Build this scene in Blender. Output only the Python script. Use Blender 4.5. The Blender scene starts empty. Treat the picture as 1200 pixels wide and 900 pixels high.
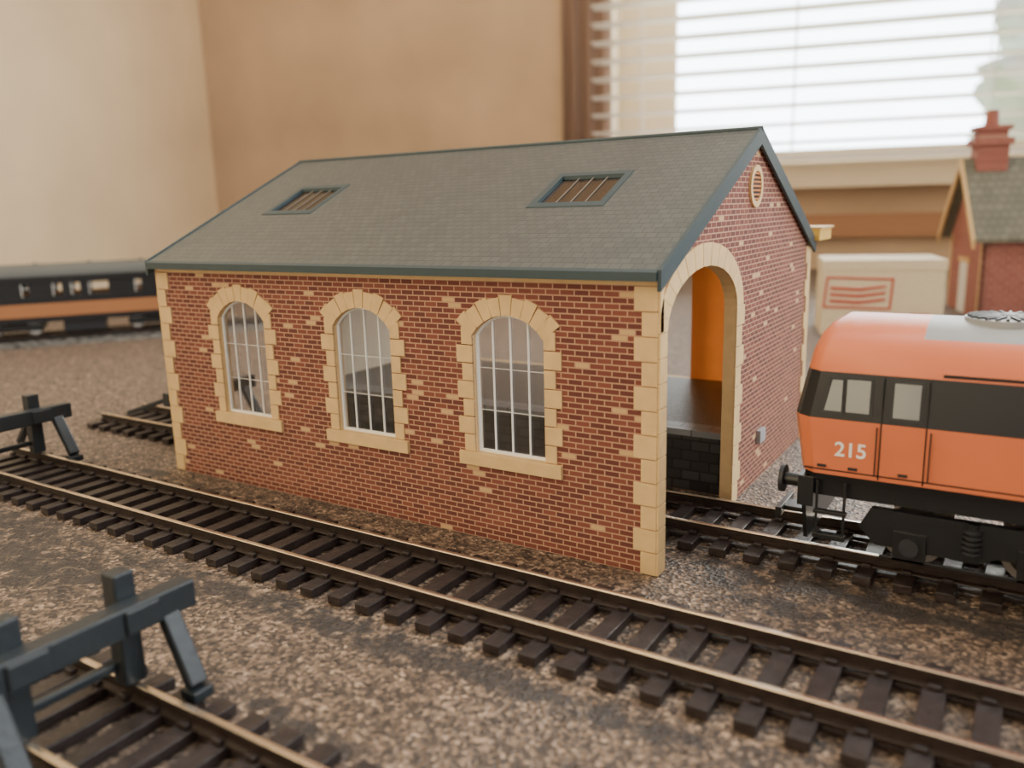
import bpy, math, random
import bmesh
from mathutils import Matrix, Vector
from mathutils.geometry import tessellate_polygon
random.seed(7)
D=bpy.data; COL=bpy.context.scene.collection

# ------------------------------------------------------------------ materials
def mat(name,color,rough=.6,metal=0,spec=.4,bump=0,bscale=20,var=0,vscale=5):
    m=D.materials.new(name);m.use_nodes=True;N=m.node_tree.nodes;L=m.node_tree.links
    b=N['Principled BSDF'];b.inputs['Base Color'].default_value=(*color,1)
    b.inputs['Roughness'].default_value=rough;b.inputs['Metallic'].default_value=metal
    b.inputs['Specular IOR Level'].default_value=spec
    tc=N.new('ShaderNodeTexCoord')
    if var:
        n=N.new('ShaderNodeTexNoise');n.inputs['Scale'].default_value=vscale;n.inputs['Detail'].default_value=5
        L.new(tc.outputs['Object'],n.inputs['Vector'])
        r=N.new('ShaderNodeValToRGB');r.color_ramp.elements[0].position=.3;r.color_ramp.elements[1].position=.7
        r.color_ramp.elements[0].color=(*[c*(1-var) for c in color],1);r.color_ramp.elements[1].color=(*[min(1,c*(1+var)) for c in color],1)
        L.new(n.outputs['Fac'],r.inputs['Fac']);L.new(r.outputs['Color'],b.inputs['Base Color'])
    if bump:
        n=N.new('ShaderNodeTexNoise');n.inputs['Scale'].default_value=bscale;n.inputs['Detail'].default_value=4
        L.new(tc.outputs['Object'],n.inputs['Vector'])
        bp=N.new('ShaderNodeBump');bp.inputs['Strength'].default_value=bump;bp.inputs['Distance'].default_value=.05
        L.new(n.outputs['Fac'],bp.inputs['Height']);L.new(bp.outputs['Normal'],b.inputs['Normal'])
    return m

def mat_brick(name,ax,bw,bh,mort,ramp,mcol,rough=.75,bump=.3,off=.5):
    m=D.materials.new(name);m.use_nodes=True;N=m.node_tree.nodes;L=m.node_tree.links
    b=N['Principled BSDF'];b.inputs['Roughness'].default_value=rough;b.inputs['Specular IOR Level'].default_value=.35
    tc=N.new('ShaderNodeTexCoord');s=N.new('ShaderNodeSeparateXYZ');c=N.new('ShaderNodeCombineXYZ')
    L.new(tc.outputs['Object'],s.inputs[0]);L.new(s.outputs[ax[0]],c.inputs[0]);L.new(s.outputs[ax[1]],c.inputs[1])
    t=N.new('ShaderNodeTexBrick');t.inputs['Scale'].default_value=1;t.offset=off
    t.inputs['Brick Width'].default_value=bw;t.inputs['Row Height'].default_value=bh
    t.inputs['Mortar Size'].default_value=mort;t.inputs['Mortar Smooth'].default_value=.1
    t.inputs['Color1'].default_value=(0,0,0,1);t.inputs['Color2'].default_value=(1,1,1,1);t.inputs['Mortar'].default_value=(0,0,0,1)
    L.new(c.outputs[0],t.inputs['Vector'])
    r=N.new('ShaderNodeValToRGB');e=r.color_ramp.elements;r.color_ramp.interpolation='CONSTANT' if len(ramp)>2 else 'LINEAR'
    e[0].position=ramp[0][0];e[0].color=(*ramp[0][1],1);e[1].position=ramp[1][0];e[1].color=(*ramp[1][1],1)
    for p,cc in ramp[2:]:
        q=e.new(p);q.color=(*cc,1)
    L.new(t.outputs['Color'],r.inputs['Fac'])
    mx=N.new('ShaderNodeMix');mx.data_type='RGBA';L.new(t.outputs['Fac'],mx.inputs[0])
    L.new(r.outputs['Color'],mx.inputs[6]);mx.inputs[7].default_value=(*mcol,1)
    L.new(mx.outputs[2],b.inputs['Base Color'])
    if bump:
        iv=N.new('ShaderNodeMath');iv.operation='SUBTRACT';iv.inputs[0].default_value=1;L.new(t.outputs['Fac'],iv.inputs[1])
        bp=N.new('ShaderNodeBump');bp.inputs['Strength'].default_value=bump;bp.inputs['Distance'].default_value=.02
        L.new(iv.outputs[0],bp.inputs['Height']);L.new(bp.outputs['Normal'],b.inputs['Normal'])
    return m
def translucent(m,fac,col):
    N=m.node_tree.nodes;L=m.node_tree.links
    t=N.new('ShaderNodeBsdfTranslucent');t.inputs[0].default_value=(*col,1)
    x=N.new('ShaderNodeMixShader');x.inputs[0].default_value=fac
    L.new(N['Principled BSDF'].outputs[0],x.inputs[1]);L.new(t.outputs[0],x.inputs[2]);L.new(x.outputs[0],N['Material Output'].inputs['Surface']);return m

RED=[(0,(.155,.040,.029)),(.3,(.185,.049,.035)),(.55,(.13,.034,.027)),(.74,(.215,.060,.041)),(.962,(.58,.37,.18))]
MORT=(.47,.27,.17)
BRX=mat_brick('brick_long','XZ',.33,.122,.0145,RED,MORT)
BRY=mat_brick('brick_gable','YZ',.33,.122,.0145,RED,MORT)
BRT=translucent(mat_brick('brick_rear','XZ',.36,.128,.015,RED,MORT),.5,(1,.5,.22))
CREAM=mat('cream_stone',(.70,.475,.225),.6,bump=.15,bscale=15,var=.07,vscale=3)
CARD=mat('card_interior',(.76,.63,.45),.8,var=.05)
AMBER=translucent(mat('amber_card',(.76,.33,.13),.6,var=.2,vscale=.8),.45,(1,.48,.18))
SLATE=mat_brick('roof_slate','XY',.25,.19,.010,[(0,(.072,.079,.075)),(1,(.092,.099,.092))],(.038,.043,.045),.42,.6)
TEAL=mat('painted_fascia',(.025,.05,.06),.45,bump=.1)
WHITE=mat('white_frame',(.85,.85,.82),.4)
DARKM=mat('dark_metal',(.02,.022,.026),.45,bump=.2,bscale=10)
SLEEP=mat('sleeper_plastic',(.022,.015,.014),.42,bump=.4,bscale=12,var=.35,vscale=4)
RAILT=mat('rail_head',(.60,.50,.40),.25,.9,bump=.05)
RAILS=mat('rail_side',(.028,.018,.015),.5,.3,bump=.3,bscale=10,var=.3)
BLACKP=mat('black_plastic',(.014,.019,.023),.42,bump=.25,bscale=8)
ORANGE=mat('orange_paint',(.68,.17,.075),.33,var=.05,vscale=.6)
BLK=mat('black_paint',(.012,.013,.015),.3)
GREY=mat('grey_paint',(.30,.31,.32),.4)
WHEEL=mat('wheel_steel',(.32,.30,.28),.35,.8)
ASPH=mat('platform_surface',(.075,.075,.078),.38,bump=.6,bscale=14,var=.35,vscale=9)
PEDGE=mat_brick('platform_edge','XY',.8,.6,.015,[(0,(.17,.18,.19)),(1,(.24,.25,.26))],(.04,.04,.04),.4)
PSIDE=mat_brick('platform_side','XZ',.5,.27,.02,[(0,(.022,.022,.024)),(1,(.05,.05,.05))],(.012,.012,.012),.55)
def glass(name,tint=(1,1,1),fac=.12,rough=.08):
    m=D.materials.new(name);m.use_nodes=True;N=m.node_tree.nodes;L=m.node_tree.links
    N.remove(N['Principled BSDF']);o=N['Material Output']
    t=N.new('ShaderNodeBsdfTransparent');t.inputs[0].default_value=(*tint,1)
    g=N.new('ShaderNodeBsdfGlossy');g.inputs['Roughness'].default_value=rough
    x=N.new('ShaderNodeMixShader');x.inputs[0].default_value=fac
    L.new(t.outputs[0],x.inputs[1]);L.new(g.outputs[0],x.inputs[2]);L.new(x.outputs[0],o.inputs['Surface']);return m
GLASS=glass('acetate_glazing',(.97,.98,1),.06)
SKYL=glass('skylight_glazing',(.45,.40,.37),.20,.2)
LGL=mat('cab_glass',(.17,.19,.20),.12,0,.9)
HGL=mat('house_glass',(.25,.27,.28),.12,0,.9)

# ground
def mat_ground():
    m=D.materials.new('speckled_scatter');m.use_nodes=True;N=m.node_tree.nodes;L=m.node_tree.links
    b=N['Principled BSDF'];b.inputs['Roughness'].default_value=.58;b.inputs['Specular IOR Level'].default_value=.5
    g=N.new('ShaderNodeNewGeometry')
    v=N.new('ShaderNodeTexVoronoi');v.inputs['Scale'].default_value=14
    L.new(g.outputs['Position'],v.inputs['Vector'])
    w=N.new('ShaderNodeSeparateColor');L.new(v.outputs['Color'],w.inputs[0])
    r=N.new('ShaderNodeValToRGB');e=r.color_ramp.elements
    e[0].position=0;e[0].color=(.020,.014,.011,1);e[1].position=1;e[1].color=(.48,.34,.235,1)
    for p,c in ((.3,(.055,.037,.027)),(.55,(.125,.083,.057)),(.8,(.24,.16,.107))):
        q=e.new(p);q.color=(*c,1)
    n=N.new('ShaderNodeTexNoise');n.inputs['Scale'].default_value=2.6;n.inputs['Detail'].default_value=7;n.inputs['Roughness'].default_value=.75
    L.new(g.outputs['Position'],n.inputs['Vector'])
    a=N.new('ShaderNodeMath');a.operation='MULTIPLY_ADD';L.new(n.outputs['Fac'],a.inputs[0]);a.inputs[1].default_value=1.4;a.inputs[2].default_value=-.71
    sc=N.new('ShaderNodeMath');sc.operation='MULTIPLY_ADD';L.new(w.outputs[0],sc.inputs[0]);sc.inputs[1].default_value=.8;sc.inputs[2].default_value=.1
    ad=N.new('ShaderNodeMath');ad.operation='ADD';L.new(sc.outputs[0],ad.inputs[0]);L.new(a.outputs[0],ad.inputs[1]);L.new(ad.outputs[0],r.inputs['Fac'])
    # dark paint smears and ballast dirt, with shading beside the tracks painted in (centre x,y, radii)
    smears_and_shade=[(-2.6,-7.2,1.5,.3),(-.4,-7.7,1.0,.3),(1.3,-7.2,.9,.25),(2.4,-.1,.9,.4),(1.1,.4,.6,.4),(-13,-.9,1.0,.35),(-15.6,-.6,.8,.3),(-9,-.9,.8,.3),(-12,-6,3.2,1.0),(-15,-5,3,.7),(-4,-4.75,9,.4),(4,1.0,5,.6)]
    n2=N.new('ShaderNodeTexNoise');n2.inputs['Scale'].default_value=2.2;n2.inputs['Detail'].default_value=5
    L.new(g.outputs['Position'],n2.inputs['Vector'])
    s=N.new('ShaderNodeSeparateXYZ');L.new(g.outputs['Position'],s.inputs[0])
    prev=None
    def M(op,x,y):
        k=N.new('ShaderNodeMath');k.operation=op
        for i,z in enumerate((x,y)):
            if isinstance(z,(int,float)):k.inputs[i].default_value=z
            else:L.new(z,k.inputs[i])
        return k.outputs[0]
    for (cx,cy,rx,ry) in smears_and_shade:
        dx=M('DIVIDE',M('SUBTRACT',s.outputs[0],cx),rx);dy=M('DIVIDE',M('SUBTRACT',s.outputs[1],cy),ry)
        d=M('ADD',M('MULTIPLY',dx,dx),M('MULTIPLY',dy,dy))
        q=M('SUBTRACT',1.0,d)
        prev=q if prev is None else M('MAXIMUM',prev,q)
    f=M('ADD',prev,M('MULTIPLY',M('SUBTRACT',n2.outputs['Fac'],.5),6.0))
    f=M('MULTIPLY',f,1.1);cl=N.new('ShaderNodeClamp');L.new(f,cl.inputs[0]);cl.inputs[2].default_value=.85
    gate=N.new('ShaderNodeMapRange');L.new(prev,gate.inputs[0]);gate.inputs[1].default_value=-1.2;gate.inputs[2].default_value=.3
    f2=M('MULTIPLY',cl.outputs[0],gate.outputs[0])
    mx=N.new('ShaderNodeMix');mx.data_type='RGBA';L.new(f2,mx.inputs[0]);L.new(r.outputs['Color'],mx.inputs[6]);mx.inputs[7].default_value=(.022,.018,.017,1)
    L.new(mx.outputs[2],b.inputs['Base Color'])
    bp=N.new('ShaderNodeBump');bp.inputs['Strength'].default_value=.8;bp.inputs['Distance'].default_value=.05
    L.new(v.outputs['Distance'],bp.inputs['Height']);L.new(bp.outputs['Normal'],b.inputs['Normal'])
    return m
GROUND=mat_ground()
def mat_ballast():
    m=D.materials.new('dark_ballast');m.use_nodes=True;N=m.node_tree.nodes;L=m.node_tree.links
    b=N['Principled BSDF'];b.inputs['Roughness'].default_value=.7
    g=N.new('ShaderNodeNewGeometry');v=N.new('ShaderNodeTexVoronoi');v.inputs['Scale'].default_value=4
    L.new(g.outputs['Position'],v.inputs['Vector']);w=N.new('ShaderNodeSeparateColor');L.new(v.outputs['Color'],w.inputs[0])
    r=N.new('ShaderNodeValToRGB');r.color_ramp.elements[0].color=(.02,.02,.02,1);r.color_ramp.elements[1].color=(.20,.19,.17,1)
    L.new(w.outputs[0],r.inputs[0]);L.new(r.outputs[0],b.inputs['Base Color'])
    bp=N.new('ShaderNodeBump');bp.inputs['Distance'].default_value=.1;L.new(v.outputs['Distance'],bp.inputs['Height']);L.new(bp.outputs['Normal'],b.inputs['Normal'])
    return m
BALLAST=mat_ballast()

# ------------------------------------------------------------------ mesh builder
class B:
    def __init__(s): s.v=[];s.f=[];s.m=[];s.mats=[];s.M=Matrix.Identity(4);s.sm=[]
    def mi(s,m):
        if m not in s.mats:s.mats.append(m)
        return s.mats.index(m)
    def add(s,vs,fs,m,smooth=False):
        o=len(s.v);s.v+= [tuple(s.M@Vector(p)) for p in vs]
        for i,f in enumerate(fs):
            s.f.append(tuple(o+k for k in f));s.m.append(s.mi(m[i] if isinstance(m,list) else m));s.sm.append(smooth[i] if isinstance(smooth,list) else smooth)
    def box(s,x0,x1,y0,y1,z0,z1,m):
        vs=[(x0,y0,z0),(x1,y0,z0),(x1,y1,z0),(x0,y1,z0),(x0,y0,z1),(x1,y0,z1),(x1,y1,z1),(x0,y1,z1)]
        s.add(vs,[(0,3,2,1),(4,5,6,7),(0,1,5,4),(1,2,6,5),(2,3,7,6),(3,0,4,7)],m)
    def beam(s,p0,p1,w,h,m,up=(0,0,1)):
        p0=Vector(p0);p1=Vector(p1);d=(p1-p0);l=d.length;d.normalize();u=Vector(up)
        sd=d.cross(u)
        if sd.length<1e-4: sd=d.cross(Vector((1,0,0)))
        sd.normalize();u=sd.cross(d)
        vs=[p+sd*a*w/2+u*b*h/2 for p in(p0,p1) for a,b in((-1,-1),(1,-1),(1,1),(-1,1))]
        s.add(vs,[(0,3,2,1),(4,5,6,7),(0,1,5,4),(1,2,6,5),(2,3,7,6),(3,0,4,7)],m)
    def cyl(s,p0,p1,r,m,n=20,r2=None,smooth=True):
        p0=Vector(p0);p1=Vector(p1);d=(p1-p0).normalized();a=d.orthogonal().normalized();b=d.cross(a);r2=r if r2 is None else r2
        vs=[];fs=[]
        for p,rr in((p0,r),(p1,r2)):
            for i in range(n):
                t=2*math.pi*i/n;vs.append(p+a*rr*math.cos(t)+b*rr*math.sin(t))
        s.add(vs,[(i,(i+1)%n,n+(i+1)%n,n+i) for i in range(n)],m,smooth)
        s.add(vs,[tuple(range(n-1,-1,-1)),tuple(range(n,2*n))],m)
    def slab(s,outer,holes,w0,w1,fn,mf,mb,ms):
        loops=[outer]+holes;flat=[p for l in loops for p in l]
        tris=tessellate_polygon([[Vector((p[0],p[1],0)) for p in l] for l in loops])
        n=len(flat);vs=[fn(p[0],p[1],w0) for p in flat]+[fn(p[0],p[1],w1) for p in flat]
        s.add(vs,[tuple(t) for t in tris],mf);s.add(vs,[tuple(n+k for k in reversed(t)) for t in tris],mb)
        o=0
        for l in loops:
            k=len(l);s.add(vs,[(o+i,o+(i+1)%k,n+o+(i+1)%k,n+o+i) for i in range(k)],ms);o+=k
    def obj(s,name,parent=None,loc=None,rot=0,bevel=0,fix=True):
        me=D.meshes.new(name);me.from_pydata(s.v,[],s.f)
        for m in s.mats:me.materials.append(m)
        me.polygons.foreach_set('material_index',s.m);me.polygons.foreach_set('use_smooth',s.sm);me.update()
        if fix:
            bm=bmesh.new();bm.from_mesh(me);bmesh.ops.recalc_face_normals(bm,faces=bm.faces);bm.to_mesh(me);bm.free()
        o=D.objects.new(name,me);COL.objects.link(o)
        if parent:o.parent=parent
        if loc:o.location=loc
        o.rotation_euler[2]=rot
        if bevel:
            md=o.modifiers.new('bevel','BEVEL');md.width=bevel;md.segments=2;md.limit_method='ANGLE'
        return o
def empty(name,loc=(0,0,0),rot=0):
    o=D.objects.new(name,None);COL.objects.link(o);o.location=loc;o.rotation_euler[2]=rot;o.empty_display_size=1;return o
def arc(cx,cz,a,rise,n=16,segm=True):
    out=[]
    if segm:
        R=(a*a+rise*rise)/(2*rise);c=cz+rise-R;t0=math.asin(min(1,a/R))
        for i in range(n+1):
            t=t0-2*t0*i/n;out.append((cx+R*math.sin(t),c+R*math.cos(t)))
    else:
        for i in range(n+1):
            t=math.pi*i/n;out.append((cx+a*math.cos(t),cz+rise*math.sin(t)))
    return out
def text(body,size,m,parent,name,loc,rot,ext=.006,off=.006):
    c=D.curves.new(name,'FONT');c.body=body;c.size=size;c.extrude=ext;c.offset=off;c.materials.append(m)
    o=D.objects.new(name,c);COL.objects.link(o);o.parent=parent;o.location=loc;o.rotation_euler=rot;return o

# ------------------------------------------------------------------ engine shed
L_=15.25;W_=11.8;HW=6.0;AP=8.82
shed=empty('engine_shed',(0,0,0))
XZ=lambda u,v,w:(u,w,v)
YZ=lambda u,v,w:(w,u,v)
wins=[-3.44,-7.58,-11.85];ww=.895;zb=2.03;zs=4.66;zt=5.14
b=B()
holes=[[(c-ww,zb),(c+ww,zb)]+arc(c,zs,ww,zt-zs) for c in wins]
b.slab([(-L_,0),(0,0),(0,HW),(-L_,HW)],holes,0,.28,XZ,BRX,CARD,CREAM)
b.obj('wall_long_front',shed)
b=B()
b.slab([(-L_,0),(0,0),(0,HW),(-L_,HW)],[[(-13.8,1.6),(-3.6,1.6),(-3.6,5.4),(-13.8,5.4)]],W_,W_-.28,XZ,BRT,AMBER,CREAM)
b.obj('wall_long_rear',shed)
dy0,dy1,ds,dt=.36,4.68,4.95,6.05
door=[(dy0,0)]+[(dy0,ds)]+arc((dy0+dy1)/2,ds,(dy1-dy0)/2,dt-ds,20,False)[::-1][1:-1]+[(dy1,ds),(dy1,0)]
def gable(x0,x1,name):
    b=B()
    outer=[(.285,0)]+door+[(W_-.285,0),(W_-.285,HW+.15),(W_/2,AP),(.285,HW+.15)]
    b.slab(outer,[],x0,x1,YZ,BRY,CARD,CREAM);b.obj(name,shed)
gable(0,-.28,'wall_gable_near');gable(-L_,-L_+.28,'wall_gable_far')
b=B();P=.035
def blk(x0,x1,z0,z1): b.box(x0+.012,x1-.012,-P,.01,z0+.012,z1-.012,CREAM)
for side in (0,1):
    n=12;h=5.85/n
    for i in range(n):
        w=.52 if i%2 else .36
        if side==0: blk(-w,0,i*h,(i+1)*h)
        else: blk(-L_,-L_+w,i*h,(i+1)*h)
b.box(-L_,0,-P,.01,5.86,6.0,CREAM)
for c in wins:
    n=7;h=(zs+.2-zb)/n
    for i in range(n):
        w=.44 if i%2 else .30
        blk(c-ww-w,c-ww,zb+i*h,zb+(i+1)*h);blk(c+ww,c+ww+w,zb+i*h,zb+(i+1)*h)
    inner=arc(c,zs,ww,zt-zs,9);outer=arc(c,zs+.28,ww+.42,zt-zs+.12,9)
    for i in range(9):
        q=[inner[i],outer[i],outer[i+1],inner[i+1]];cx=sum(p[0] for p in q)/4;cz=sum(p[1] for p in q)/4
        ex=.05 if i%2==0 else 0
        q=[(cx+(x-cx)*.94,cz+(z-cz)*.97+ (0 if k in(0,3) else ex)) for k,(x,z) in enumerate(q)]
        b.slab(q,[],-P-.004,.01,XZ,CREAM,CREAM,CREAM)
    b.box(c-ww-.42,c+ww+.42,-.09,.02,zb-.30,zb-.0,CREAM)
b.obj('stone_trim_long',shed,bevel=.008)
b=B()
for gx,sg in ((0,1),(-L_,-1)):
    X0,X1=(gx-.01*sg,gx+P*sg)
    def gb(y0,y1,z0,z1): b.box(min(X0,X1),max(X0,X1),y0+.012,y1-.012,z0+.012,z1-.012,CREAM)
    n=10;h=ds/n
    for i in range(n):
        gb(-P,dy0,i*h,(i+1)*h)
        w=.62 if i%2 else .45
        gb(dy1,dy1+w,i*h,(i+1)*h)
    for i in range(12):
        w=.5 if i%2 else .3;gb(W_-w,W_+.02,i*.5,(i+1)*.5)
    gb(-P,dy0-.2,ds,6.0)
    cy=(dy0+dy1)/2;inner=arc(cy,ds,(dy1-dy0)/2,dt-ds,15,False);outer=arc(cy,ds,(dy1-dy0)/2+.5,dt-ds+.5,15,False)
    for i in range(15):
        q=[inner[i],outer[i],outer[i+1],inner[i+1]];cx=sum(p[0] for p in q)/4;cz=sum(p[1] for p in q)/4
        q=[(max(-.03,cx+(x-cx)*.95),cz+(z-cz)*.98) for x,z in q]
        b.slab(q,[],X0,X1,YZ,CREAM,CREAM,CREAM)
    vy,vz=W_/2,7.72;ring=[(vy+.5*math.cos(t*math.pi/14),vz+.5*math.sin(t*math.pi/14)) for t in range(28)]
    rin=[(vy+.36*math.cos(t*math.pi/14),vz+.36*math.sin(t*math.pi/14)) for t in range(28)]
    b.slab(ring,[rin],gx,gx+.06*sg,YZ,CREAM,CREAM,CREAM)
    b.slab(rin,[],gx,gx+.02*sg,YZ,SLEEP,SLEEP,SLEEP)
    for k in range(-3,4):
        zz=vz+k*.1;hw=math.sqrt(max(0,.36**2-(k*.1)**2));b.box(min(gx,gx+.05*sg),max(gx,gx+.05*sg),vy-hw,vy+hw,zz-.025,zz+.025,AMBER)
b.box(0,.12,6.75,7.25,1.05,1.4,GREY)
b.obj('stone_trim_gable',shed,bevel=.006)
b=B();G=B()
for c in wins:
    outer=[(c-ww,zb),(c+ww,zb)]+arc(c,zs,ww,zt-zs);i=.06
    inn=[(c-ww+i,zb+i),(c+ww-i,zb+i)]+arc(c,zs,ww-i,zt-zs-i*.8)
    b.slab(outer,[inn],.10,.16,XZ,WHITE,WHITE,WHITE)
    for k in (-.5,0,.5): b.box(c+k*ww-.014,c+k*ww+.014,.11,.15,zb,zt-.05-abs(k)*.2,WHITE)
    for z in (3.0,3.95): b.box(c-ww,c+ww,.12,.14,z-.005,z+.005,WHITE)
    G.slab(outer,[],.17,.175,XZ,GLASS,GLASS,GLASS)
b.obj('window_frames',shed);G.obj('window_glazing',shed)
b=B();E0=-.24;RT=9.05;ET=6.15;sl=(RT-ET)/(W_/2-E0);X0,X1=-L_-.0,.06
def rz(y): return ET+sl*(y-E0)
sk=[(-4.25,-2.35),(-13.25,-11.4)]
def rf(u,v,w): return (u,v,rz(v)+w)
b.slab([(X0,E0),(X1,E0),(X1,W_/2),(X0,W_/2)],[[(a,2.35),(c,2.35),(c,3.95),(a,3.95)] for a,c in sk],0,-.13,rf,SLATE,CARD,TEAL)
def rr(u,v,w): return (u,W_-v,rz(v)+w)
b.slab([(X0,E0),(X1,E0),(X1,W_/2),(X0,W_/2)],[],0,-.13,rr,SLATE,CARD,TEAL)
b.obj('slate_roof',shed)
b=B()
for f in (rf,rr):
    for xa,xb in ((X1,X1+.08),(X0-.08,X0)):
        b.slab([(xa,E0-.03),(xb,E0-.03),(xb,W_/2),(xa,W_/2)],[],.04,-.36,f,TEAL,TEAL,TEAL)
    b.slab([(X0,E0-.08),(X1,E0-.08),(X1,E0+.02),(X0,E0+.02)],[],.02,-.15,f,TEAL,TEAL,TEAL)
b.cyl((X0-.08,W_/2,RT-.0),(X1+.08,W_/2,RT-.0),.06,TEAL,8)
b.obj('fascia_boards',shed)
b=B();G=B();BAR=mat('glazing_bar',(.22,.18,.14),.5)
for a,c in sk:
    b.slab([(a-.05,2.3),(c+.05,2.3),(c+.05,4.0),(a-.05,4.0)],[[(a+.12,2.5),(c-.12,2.5),(c-.12,3.83),(a+.12,3.83)]],.02,-.1,rf,TEAL,TEAL,TEAL)
    G.slab([(a,2.35),(c,2.35),(c,3.95),(a,3.95)],[],-.07,-.08,rf,SKYL,SKYL,SKYL)
    for k in (.3,.5,.7):
        x=a+(c-a)*k;b.slab([(x-.010,2.4),(x+.010,2.4),(x+.010,3.9),(x-.010,3.9)],[],-.04,-.06,rf,BAR,BAR,BAR)
b.obj('skylight_frames',shed);G.obj('skylight_glazing',shed)
b=B()
b.box(-L_+.35,-.32,5.25,W_-.3,0,1.55,PSIDE);b.box(-L_+.35,-.32,5.8,W_-.3,1.55,1.62,ASPH);b.box(-L_+.35,-.30,5.12,5.8,1.5,1.66,PEDGE)
b.obj('loading_platform',shed)
b=B();YEL=mat('yellow_canopy',(.72,.45,.10),.5)
b.box(-L_+.2,.28,W_,W_+1.6,6.15,6.5,YEL);b.box(-L_+.2,.34,W_-.02,W_+1.7,6.5,6.56,CREAM)
for x in (-.2,-3.2,-14.2): b.box(x-.15,x+.15,W_+.02,W_+.45,0,6.15,CREAM)
b.obj('rear_canopy',shed)

# ------------------------------------------------------------------ track
def track(x0,x1,yc,loc=(0,0,0),rot=0,ballast=False):
    o=empty('railway_track',loc,rot);b=B()
    n=int((x1-x0)/.72)
    for i in range(n):
        x=x0+.2+i*.72+random.uniform(-.015,.015)
        b.box(x-.17,x+.17,yc-1.48,yc+1.48,.02,.2,SLEEP)
        for y in (yc-.825,yc+.825):
            b.box(x-.09,x+.09,y+.06,y+.17,.2,.28,SLEEP);b.box(x-.09,x+.09,y-.17,y-.06,.2,.28,SLEEP)
    for y in (yc-.825,yc+.825): b.box(x0,x1,y-.07,y+.07,.03,.12,SLEEP)
    b.obj('sleepers',o,bevel=.015 if x1-x0<90 else 0)
    b=B()
    for y in (yc-.825,yc+.825):
        prof=[(-.11,.2),(.11,.2),(.10,.225),(.022,.25),(.022,.36),(.052,.375),(.052,.435),(.04,.450),(-.04,.450),(-.052,.435),(-.052,.375),(-.022,.36),(-.022,.25),(-.10,.225)]
        k=len(prof);vs=[(x,y+p[0],p[1]) for x in(x0,x1) for p in prof]
        b.add(vs,[(i,(i+1)%k,k+(i+1)%k,k+i) for i in range(k)],[RAILT if i in(6,7,8) else RAILS for i in range(k)])
        b.add(vs,[tuple(range(k)),tuple(range(2*k-1,k-1,-1))],RAILS)
    b.obj('rails',o)
    if ballast:
        b=B();b.slab([(-3.4,.0),(3.4,.0),(2.2,.14),(-2.2,.14)],[],x0,x1,lambda u,v,w:(w,yc+u,v),BALLAST,BALLAST,BALLAST);b.obj('ballast_bed',o)
    return o
track(-20.9,46,-2.7)
track(-7.6,30,-8.97)
track(-22.5,46,2.95)
CD=math.atan2(.827,.562)
track(-45,30,0,(-45.6,15.0,0),CD,True)

# ------------------------------------------------------------------ buffer stops
def buffer(loc,back=1.0,rk=.8):
    o=empty('buffer_stop',loc,0);b=B()
    for s in (-1,1):
        b.box(-.17,.17,s*.83-.17,s*.83+.17,.455,2.25,BLACKP)
        b.beam((.35,s*1.3,1.6),(.35+rk,s*1.3,.42),.2,.3,BLACKP,(0,1,0))
        b.beam((-.1,s*.83,1.6),(-back,s*.83,.64),.16,.2,BLACKP,(0,1,0))
        b.box(rk+.15,rk+.5,s*1.3-.18,s*1.3+.18,.21,.38,BLACKP)
    b.box(.17,.52,-1.75,1.75,1.42,1.86,BLACKP)
    b.box(.52,.58,-1.1,-.55,1.45,1.83,BLACKP);b.box(.52,.58,.55,1.1,1.45,1.83,BLACKP)
    b.beam((-.1,-1.0,.75),(-.1,1.0,.75),.15,.15,BLACKP)
    b.obj('timber_frame',o,bevel=.03);return o
buffer((-19.4,-2.7,0));buffer((-5.2,-8.97,0),1.0,.6);buffer((-17.6,2.95,0),3.2)

# ------------------------------------------------------------------ locomotive
loco=empty('diesel_locomotive',(2.4,2.95,0))
zs_=[2.15,2.28,3.36,4.24,4.58,4.86,5.02,5.10,5.12]
wy=[1.76,1.8,1.8,1.72,1.56,1.22,.85,.45,0]
fx=[.05,.0,-.16,.02,.08,.17,.28,.42,.5]
LEN=23.0
sec=[]
for i in range(9): sec.append((-wy[i],zs_[i],fx[i],i))
for i in range(7,-1,-1): sec.append((wy[i],zs_[i],fx[i],i))
K=len(sec)
st=[(0,.80),(.10,.92),(.30,1.0),(1.95,1.0),(2.3,1.0),(6,1),(LEN/2,1)]
stations=st+[(LEN-a,c) for a,c in reversed(st[:-1])]
b=B();vs=[]
for si,(a,c) in enumerate(stations):
    for (y,z,f,i) in sec:
        if a<=LEN/2: x=a+f*max(0,1-a/1.6)
        else: x=a-f*max(0,1-(LEN-a)/1.6)
        vs.append((x,y*c,z))
fs=[];ms=[];sm=[]
for s in range(len(stations)-1):
    for k in range(K-1):
        i=min(sec[k][3],sec[k+1][3]);x=stations[s][0]
        m=BLK if i==0 else ORANGE if i==1 else BLK if i==2 else ORANGE
        if i>=5 and 1.9<x<LEN-2.4:m=GREY
        fs.append((s*K+k,s*K+k+1,(s+1)*K+k+1,(s+1)*K+k));ms.append(m);sm.append(i>=3)
    fs.append((s*K,(s+1)*K,(s+1)*K+K-1,s*K+K-1));ms.append(BLK);sm.append(False)
for s in (0,len(stations)-1):
    for i in range(8):
        q=(s*K+i,s*K+i+1,s*K+K-2-i,s*K+K-1-i)
        q=tuple(dict.fromkeys(q));fs.append(q);ms.append(BLK if i in(0,2) else ORANGE);sm.append(False)
b.add(vs,fs,ms,sm)
body=b.obj('body_shell',loco)
b=B()
Y=-1.8
def sidey(z): 
    return -1.8+ (max(0,z-3.36)/(.88))*.08
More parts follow.
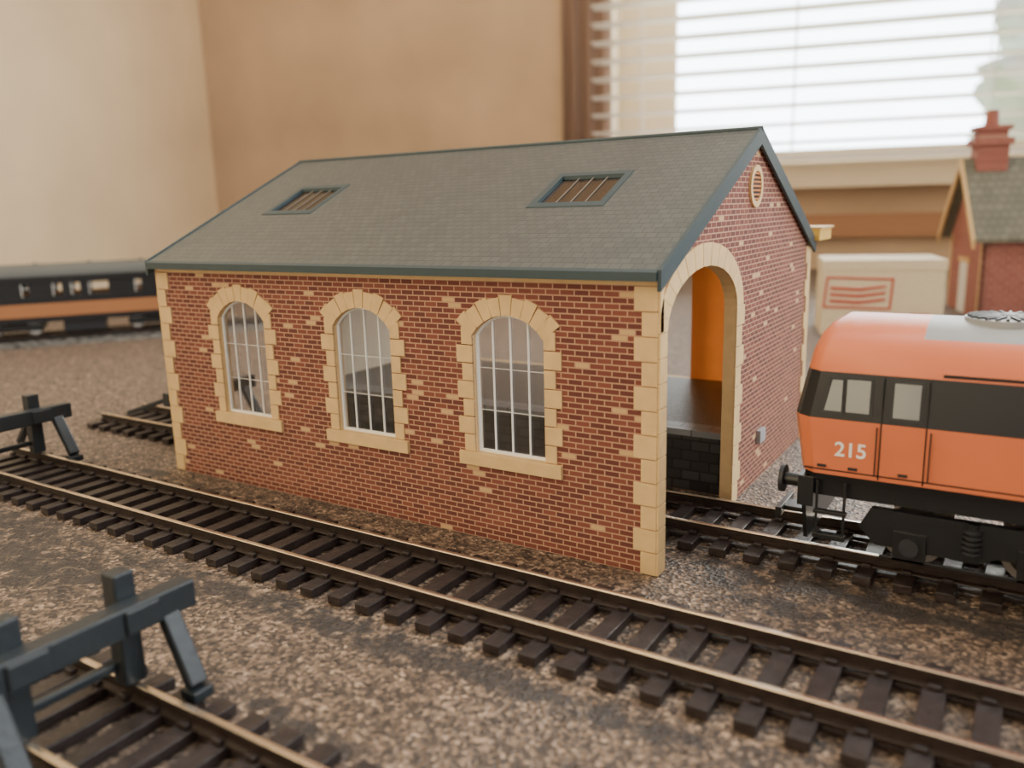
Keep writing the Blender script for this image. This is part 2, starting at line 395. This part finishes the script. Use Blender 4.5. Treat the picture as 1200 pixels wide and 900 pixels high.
def pane(x0,x1,z0,z1,skew=0):
    for (g,mm,t) in ((.05,DARKM,.015),(0,LGL,.03)):
        q=[(x0-g,z0-g),(x1+g,z0-g),(x1+g,z1+g),(x0-g+skew,z1+g)]
        b.slab(q,[],0,1,lambda u,v,w:(u,sidey(v)-(t if w else -.05),v),mm,mm,mm)
pane(.42,.72,3.52,4.1,.12);pane(.8,1.2,3.52,4.12);pane(1.6,2.03,3.5,4.12)
for x in (1.42,2.16): b.box(x-.012,x+.012,Y-.012,Y+.02,2.3,4.2,BLK)
for x in (1.36,2.24): b.cyl((x,Y-.06,2.4),(x,Y-.06,3.3),.015,DARKM,6)
for x in (4.2,8.2,12.5,16.8): b.box(x-.01,x+.01,Y-.01,Y+.02,2.3,3.36,DARKM)
for x0 in (4.0,7.0,10.0,13.0):
    for k in range(6): b.box(x0,x0+2.2,-1.79,-1.72,3.5+k*.1,3.55+k*.1,DARKM)
b.box(.1,LEN-.1,Y-.012,Y+.02,2.36,2.385,BLK)
for x in (.35,.9,1.75): b.box(x,x+.16,Y-.03,Y+.02,2.42,2.47,DARKM)
b.box(2.35,9.5,-1.72,-1.62,4.28,4.33,BLK)
for fxx in (3.2,):
    b.cyl((fxx,0,5.05),(fxx,0,5.17),.72,GREY,32)
    for k in range(24):
        t=k*math.pi/12;b.beam((fxx+.15*math.cos(t),.15*math.sin(t),5.19),(fxx+.68*math.cos(t),.68*math.sin(t),5.19),.05,.04,DARKM)
    b.cyl((fxx,0,5.17),(fxx,0,5.22),.14,DARKM,16)
for fxx in (10,12,14): b.cyl((fxx,0,5.08),(fxx,0,5.2),.8,GREY,32)
b.box(6,8,-.5,.5,5.05,5.25,GREY)
b.obj('body_details',loco)
b=B()
b.box(.15,LEN-.15,-1.5,1.5,1.75,2.15,BLK)
for ex,sg in ((0,1),(LEN,-1)):
    b.box(min(ex-.02*sg,ex+.28*sg),max(ex-.02*sg,ex+.28*sg),-1.7,1.7,1.55,2.15,BLK)
    for y in (-1.1,1.1):
        b.cyl((ex,y,1.85),(ex-.4*sg,y,1.85),.13,BLK,14);b.cyl((ex-.4*sg,y,1.85),(ex-.48*sg,y,1.85),.28,DARKM,24)
    for k in range(4): b.cyl((ex-.03*sg,-.6+.4*k,1.6),(ex-.15*sg,-.55+.4*k,1.05),.035,BLK,6)
    b.slab([(-1.6,1.55),(1.6,1.55),(1.3,.75),(-1.3,.75)],[],ex+.05*sg,ex+.13*sg,YZ,BLK,BLK,BLK)
    b.box(min(ex,ex-.7*sg),max(ex,ex-.7*sg),-.25,.25,.85,.95,BLK)
    b.box(min(ex-.6*sg,ex-.72*sg),max(ex-.6*sg,ex-.72*sg),-.55,.55,.8,1.0,BLK)
    b.box(min(ex+.3*sg,ex+.9*sg),max(ex+.3*sg,ex+.9*sg),-1.75,-1.6,.95,1.05,BLK)
    b.box(min(ex+.3*sg,ex+.9*sg),max(ex+.3*sg,ex+.9*sg),-1.75,-1.6,1.45,1.52,BLK)
    for q in (.35,.85): b.beam((ex+q*sg,-1.68,1.0),(ex+q*sg,-1.68,2.1),.05,.05,BLK)
for cx in (4.0,LEN-4.0):
    for sg in (-1,1):
        y=sg*1.45
        fr=[(cx-2.9,1.25),(cx-2.6,.95),(cx-.9,.9),(cx-.6,1.05),(cx+.6,1.05),(cx+.9,.9),(cx+2.6,.95),(cx+2.9,1.25),(cx+2.7,1.65),(cx-2.7,1.65)]
        b.slab(fr,[],y-.09,y+.09,XZ,BLK,BLK,BLK)
        for wx in (-2.0,0,2.0):
            b.box(cx+wx-.28,cx+wx+.28,y+sg*.02-.13,y+sg*.02+.13,.72,1.3,BLK)
            b.cyl((cx+wx,y+sg*.1,1.02),(cx+wx,y+sg*.22,1.02),.17,DARKM,14)
        for wx in (-1.0,1.0):
            for k in range(5): b.cyl((cx+wx,y+sg*.1,1.1+k*.1),(cx+wx,y+sg*.1,1.15+k*.1),.17,DARKM,12)
            b.cyl((cx+wx,y+sg*.1,1.05),(cx+wx,y+sg*.1,1.65),.1,BLK,10)
        b.beam((cx-2.5,y+sg*.12,.75),(cx+2.5,y+sg*.12,.75),.06,.06,BLK)
        for wx in (-2.0,0,2.0):
            wy_=sg*.82
            b.cyl((cx+wx,wy_-.1,1.03),(cx+wx,wy_+.1,1.03),.575,WHEEL,32)
            b.cyl((cx+wx,wy_+sg*.1,1.03),(cx+wx,wy_+sg*.11,1.03),.45,BLK,32)
b.box(8,LEN-8,-1.4,1.4,.8,1.8,BLK);b.cyl((8.2,-1.2,1.2),(LEN-8.2,-1.2,1.2),.42,BLK,20)
b.obj('underframe_and_bogies',loco,bevel=.01)
text('215',.38,WHITE,loco,'cab_number',(.64,-1.806,2.67),(math.pi/2,0,0))

# ------------------------------------------------------------------ coach
coach=empty('passenger_coach',(-45.6,15.0,0),CD)
b=B();c0,c1=-15,7.5
CRF=mat('coach_roof',(.10,.105,.10),.5);OR2=mat('coach_orange',(.42,.17,.07),.45)
b.box(c0,c1,-1.45,1.45,1.25,1.6,BLK);b.box(c0,c1,-1.5,1.5,1.6,2.4,OR2);b.box(c0,c1,-1.48,1.48,2.4,2.85,BLK);b.box(c0,c1,-1.46,1.46,3.6,4.1,BLK)
x=c0;k=0
while x<c1-.1:
    w=[1.3,.5,.5,1.5][k%4];x2=min(c1,x+w)
    for y in (-1.46,1.40): b.box(x,x2,y,y+.06,2.8,3.7,BLK)
    x3=min(c1,x2+[.5,.5,1.1,.4][k%4])
    if x3>x2:
        for y in (-1.47,1.41):
            b.box(x2,x3,y,y+.06,3.32,3.36,WHITE)
            b.box(x2,x2+.04,y,y+.06,2.85,3.6,WHITE)
    x=x3;k+=1
b.box(c0,c1,-.05,.05,2.7,3.0,OR2)
prof=[(1.55*math.cos(t*math.pi/12),4.05+.72*math.sin(t*math.pi/12)) for t in range(13)]
b.slab(prof,[],c0-.05,c1+.05,YZ,CRF,CRF,CRF)
for xx in range(int(c0)+1,int(c1),3): b.cyl((xx,0,4.7),(xx,0,4.82),.15,CRF,10)
for cx in (c0+3,-3.5,c1-3):
    for s in (-1,1):
        b.box(cx-1.6,cx+1.6,s*1.2-.08,s*1.2+.08,.75,1.15,BLK)
        for wx in (-1.1,1.1):
            b.cyl((cx+wx,s*.82-.1,.93),(cx+wx,s*.82+.1,.93),.47,WHEEL,24);b.cyl((cx+wx,s*.94,.93),(cx+wx,s*.96,.93),.4,WHITE,24);b.cyl((cx+wx,s*1.28,.93),(cx+wx,s*1.34,.93),.18,DARKM,12)
b.box(-.8,1.6,-1.2,1.2,.6,1.25,DARKM)
b.obj('coach_body',coach)

# ------------------------------------------------------------------ station house
house=empty('station_house',(2.95,43.1,0),math.radians(18))
HB=mat_brick('house_brick_x','XZ',.6,.25,.02,[(0,(.30,.095,.08)),(1,(.38,.13,.11))],(.45,.25,.2));HBy=mat_brick('house_brick_y','YZ',.6,.25,.02,[(0,(.30,.095,.08)),(1,(.38,.13,.11))],(.45,.25,.2))
HR=mat_brick('house_tiles','XY',.5,.4,.02,[(0,(.15,.15,.12)),(1,(.20,.20,.16))],(.08,.08,.07))
b=B()
b.slab([(0,0),(12,0),(12,4.9),(0,4.9)],[[(3.2,1.6),(4.6,1.6),(4.6,4.0),(3.2,4.0)],[(7.6,1.6),(9.0,1.6),(9.0,4.0),(7.6,4.0)]],0,.3,XZ,HB,HB,CREAM)
b.slab([(0,0),(12,0),(12,4.9),(0,4.9)],[],7,7.3,XZ,HB,HB,CREAM)
g=[(0,0),(7.3,0),(7.3,4.9),(3.65,9.0),(0,4.9)]
b.slab(g,[],0.001,.3,YZ,HBy,HBy,HBy);b.slab(g,[],11.7,11.999,YZ,HBy,HBy,HBy)
for sg in (0,1):
    f=(lambda u,v,w:(u,v,4.6+(v+.6)*1.13+w)) if sg==0 else (lambda u,v,w:(u,7.3-v,4.6+(v+.6)*1.13+w))
    b.slab([(-.6,-.6),(12.6,-.6),(12.6,3.65),(-.6,3.65)],[],.25,0,f,HR,HR,HR)
    b.slab([(-.75,-.7),(-.6,-.7),(-.6,3.65),(-.75,3.65)],[],.3,-.25,f,CREAM,CREAM,CREAM)
b.M=Matrix.Translation((-.8,0,0))
b.box(.85,2.6,2.9,4.5,7.6,10.4,HBy);b.box(.6,2.8,2.7,4.7,10.4,10.8,HB);b.box(.9,2.5,3.0,4.4,10.8,11.3,HBy);b.box(.7,2.7,2.8,4.6,11.3,11.55,HB)
b.cyl((1.7,3.7,11.5),(1.7,3.7,12.5),.42,HB,16,.34)
b.M=Matrix.Identity(4)
for x in (3.2,7.6):
    b.box(x,x+1.4,.1,.14,1.6,4.0,HGL)
    for k in (0,.67,1.33): b.box(x+k,x+k+.07,.04,.1,1.6,4,WHITE)
    for z in (1.6,2.75,3.93): b.box(x,x+1.4,.04,.1,z,z+.07,WHITE)
    b.box(x-.2,x+1.6,-.15,.05,1.4,1.6,CREAM)
b.box(-.06,.02,2.8,4.4,0,3.2,WHITE);b.box(-.1,0,2.5,4.7,3.2,3.5,CREAM)
b.obj('house_building',house)

# ------------------------------------------------------------------ cardboard box
bx=empty('cardboard_box',(-4.0,32.9,0),math.radians(16))
CB=mat('box_card',(.80,.70,.52),.7,var=.05);REDP=mat('red_print',(.58,.08,.06),.6)
b=B();b.box(0,6.1,0,4.5,0,4.1,CB);b.box(-.03,6.13,-.03,4.53,3.55,4.12,CB)
b.obj('carton',bx,bevel=.03)
b=B();b.slab([(.05,1.55),(3.5,1.45),(3.6,3.15),(.2,3.25)],[[(.15,1.65),(3.4,1.55),(3.49,3.05),(.29,3.14)]],-.05,0,XZ,REDP,REDP,REDP)
for z in (1.85,2.2,2.55): b.slab([(.4,z),(1.9,z-.1),(3.2,z+.1),(3.2,z+.22),(1.9,z+.06),(.4,z+.15)],[],-.05,0,XZ,REDP,REDP,REDP)
b.obj('printed_mark',bx)
text('RT',1.5,REDP,bx,'printed_letters',(3.6,-.04,.2),(math.pi/2,0,0),.002,.02)

# ------------------------------------------------------------------ room
C=(-87,59.6,0);RZ=math.radians(16)
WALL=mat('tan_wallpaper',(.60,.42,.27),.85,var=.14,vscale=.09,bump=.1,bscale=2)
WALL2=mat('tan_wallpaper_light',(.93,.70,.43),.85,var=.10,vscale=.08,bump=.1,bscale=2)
UPVC=mat('window_cream',(.82,.68,.48),.45)
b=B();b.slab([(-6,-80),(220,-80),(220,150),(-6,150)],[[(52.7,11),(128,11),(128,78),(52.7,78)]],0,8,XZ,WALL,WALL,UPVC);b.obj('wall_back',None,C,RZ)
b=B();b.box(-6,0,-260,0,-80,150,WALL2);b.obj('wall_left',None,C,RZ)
b=B();b.box(-6,220,-260,8,-82,-80,mat('carpet',(.25,.2,.16),.9,var=.2));b.obj('floor',None,C,RZ)
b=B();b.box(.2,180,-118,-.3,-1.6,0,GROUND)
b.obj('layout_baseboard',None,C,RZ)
tb=empty('trestle_table',C,RZ);b=B();WOOD=mat('pine_timber',(.45,.28,.13),.6,var=.25,vscale=.3)
b.box(2,178,-116,-2,-6,-1.62,WOOD)
for x in (6,90,170):
    for y in (-112,-8): b.box(x,x+5,y,y+5,-80,-6,WOOD)
b.obj('timber_frame',tb)
win=empty('window_1',C,RZ);b=B()
b.slab([(52.7,11),(128,11),(128,78),(52.7,78)],[[(59.2,13),(98.5,13),(98.5,74),(59.2,74)],[(101.5,13),(124,13),(124,74),(101.5,74)]],6,8,XZ,UPVC,UPVC,UPVC)
b.box(50,131,-3,6,8.6,11,UPVC)
b.obj('frame_and_sill',win)
b=B();b.box(59.2,124,7.2,7.3,13,74,glass('window_pane',(.96,.98,1),.05));b.obj('pane',win)
b=B();b.box(48,133,-1.2,-.05,3.4,5.8,mat('wall_shade_brown',(.40,.19,.09),.5));b.obj('wall_shade_strip_1',None,C,RZ)  # brown strip added to stand for the shaded wall below the sill
bl=empty('venetian_blind',C,RZ);b=B()
SL=D.materials.new('blind_slat');SL.use_nodes=True
pb=SL.node_tree.nodes['Principled BSDF'];pb.inputs['Base Color'].default_value=(.90,.84,.76,1);pb.inputs['Roughness'].default_value=.4
translucent(SL,.14,(.95,.93,.9))
z=13.2
while z<80:
    b.beam((51.2,-3.4,z),(127,-3.4,z),2.2,.10,SL,(0,math.sin(.06),math.cos(.06)));z+=1.85
b.box(51.2,127,-4.6,-2.3,11.3,12.0,SL);b.box(51.2,127,-4.8,-2.0,80,83,SL)
for x in (56.5,72,90,108,122): b.cyl((x,-4.55,11.5),(x,-4.55,81),.07,SL,6);b.cyl((x,-2.25,11.5),(x,-2.25,81),.07,SL,6)
b.obj('slats',bl)
b=B();n=40;vs=[]
for i in range(n+1):
    x=47.3+i*5.4/n;y=-1.1+.25*math.sin(i*.5);vs+= [(x,y,6),(x,y,90)]
b.add(vs,[(2*i,2*i+2,2*i+3,2*i+1) for i in range(n)],mat('brown_curtain',(.30,.19,.14),.85),True)
cu=b.obj('curtain',None,C,RZ);md=cu.modifiers.new('s','SOLIDIFY');md.thickness=.15
TREE=mat('foliage',(.80,.86,.80),.9,var=.2,vscale=.05)
tm=bmesh.new()
for (x,y,z,r) in ((206,330,40,44),(224,350,105,50),(247,330,10,60)):
    ret=bmesh.ops.create_icosphere(tm,subdivisions=4,radius=r,matrix=Matrix.Translation((x,y,z)))
    for v in ret['verts']:
        d=(v.co-Vector((x,y,z))).normalized();v.co+=d*(random.uniform(-.12,.12)*r+.15*r*math.sin(d.x*9+d.z*7))
    bmesh.ops.create_cone(tm,cap_ends=True,segments=12,radius1=6,radius2=5,depth=z+82,matrix=Matrix.Translation((x,y,(z-82)/2)))
me=D.meshes.new('garden_trees');tm.to_mesh(me);tm.free();me.materials.append(TREE);o=D.objects.new('garden_trees',me);COL.objects.link(o);o.location=C;o.rotation_euler[2]=RZ
b=B();b.box(-400,700,30,1200,-84,-82,mat('lawn',(.2,.3,.12),.9,var=.3,vscale=.05));b.obj('garden_lawn',None,C,RZ)

# ------------------------------------------------------------------ world / light
w=D.worlds.new('sky_and_fill');bpy.context.scene.world=w;w.use_nodes=True;N=w.node_tree.nodes;L=w.node_tree.links
bg=N['Background'];tc=N.new('ShaderNodeTexCoord');dp=N.new('ShaderNodeVectorMath');dp.operation='DOT_PRODUCT'
L.new(tc.outputs['Generated'],dp.inputs[0]);dp.inputs[1].default_value=(.15,.97,.15)
mr=N.new('ShaderNodeMapRange');mr.interpolation_type='SMOOTHSTEP';L.new(dp.outputs['Value'],mr.inputs[0]);mr.inputs[1].default_value=.2;mr.inputs[2].default_value=.85;mr.inputs[3].default_value=0;mr.inputs[4].default_value=1
mx=N.new('ShaderNodeMix');mx.data_type='RGBA';L.new(mr.outputs[0],mx.inputs[0]);mx.inputs[6].default_value=(.78,.705,.615,1);mx.inputs[7].default_value=(8.4,9,9.2,1)  # bright sky on the window side, warm fill added from all other directions
L.new(mx.outputs[2],bg.inputs[0]);bg.inputs[1].default_value=1.0
s=D.lights.new('daylight_sun','SUN');s.energy=9;s.angle=math.radians(18);s.color=(1,.92,.8)
so=D.objects.new('daylight_sun',s);COL.objects.link(so);dv=Vector((.135,.895,.425));so.rotation_euler=dv.to_track_quat('Z','Y').to_euler();so.location=(60,120,90)

# ------------------------------------------------------------------ camera
R=Matrix(((0.84536,-0.08909,0.52671),(0.53353,0.18967,-0.82424),(-0.02646,0.9778,0.20787))).to_4x4()
cd=D.cameras.new('camera');co=D.objects.new('camera',cd);COL.objects.link(co)
q=R.to_quaternion();q.normalize();co.rotation_mode='QUATERNION';co.rotation_quaternion=q;co.location=(5.992,-14.612,7.359)
cd.sensor_width=36;cd.lens=36*970/1200;cd.clip_start=.1;cd.clip_end=3000
cd.dof.use_dof=True;cd.dof.focus_distance=18.5;cd.dof.aperture_fstop=.16
bpy.context.scene.camera=co
bpy.context.scene.view_settings.view_transform='AgX'
bpy.context.scene.view_settings.exposure=.28
bpy.context.scene.view_settings.gamma=1.12
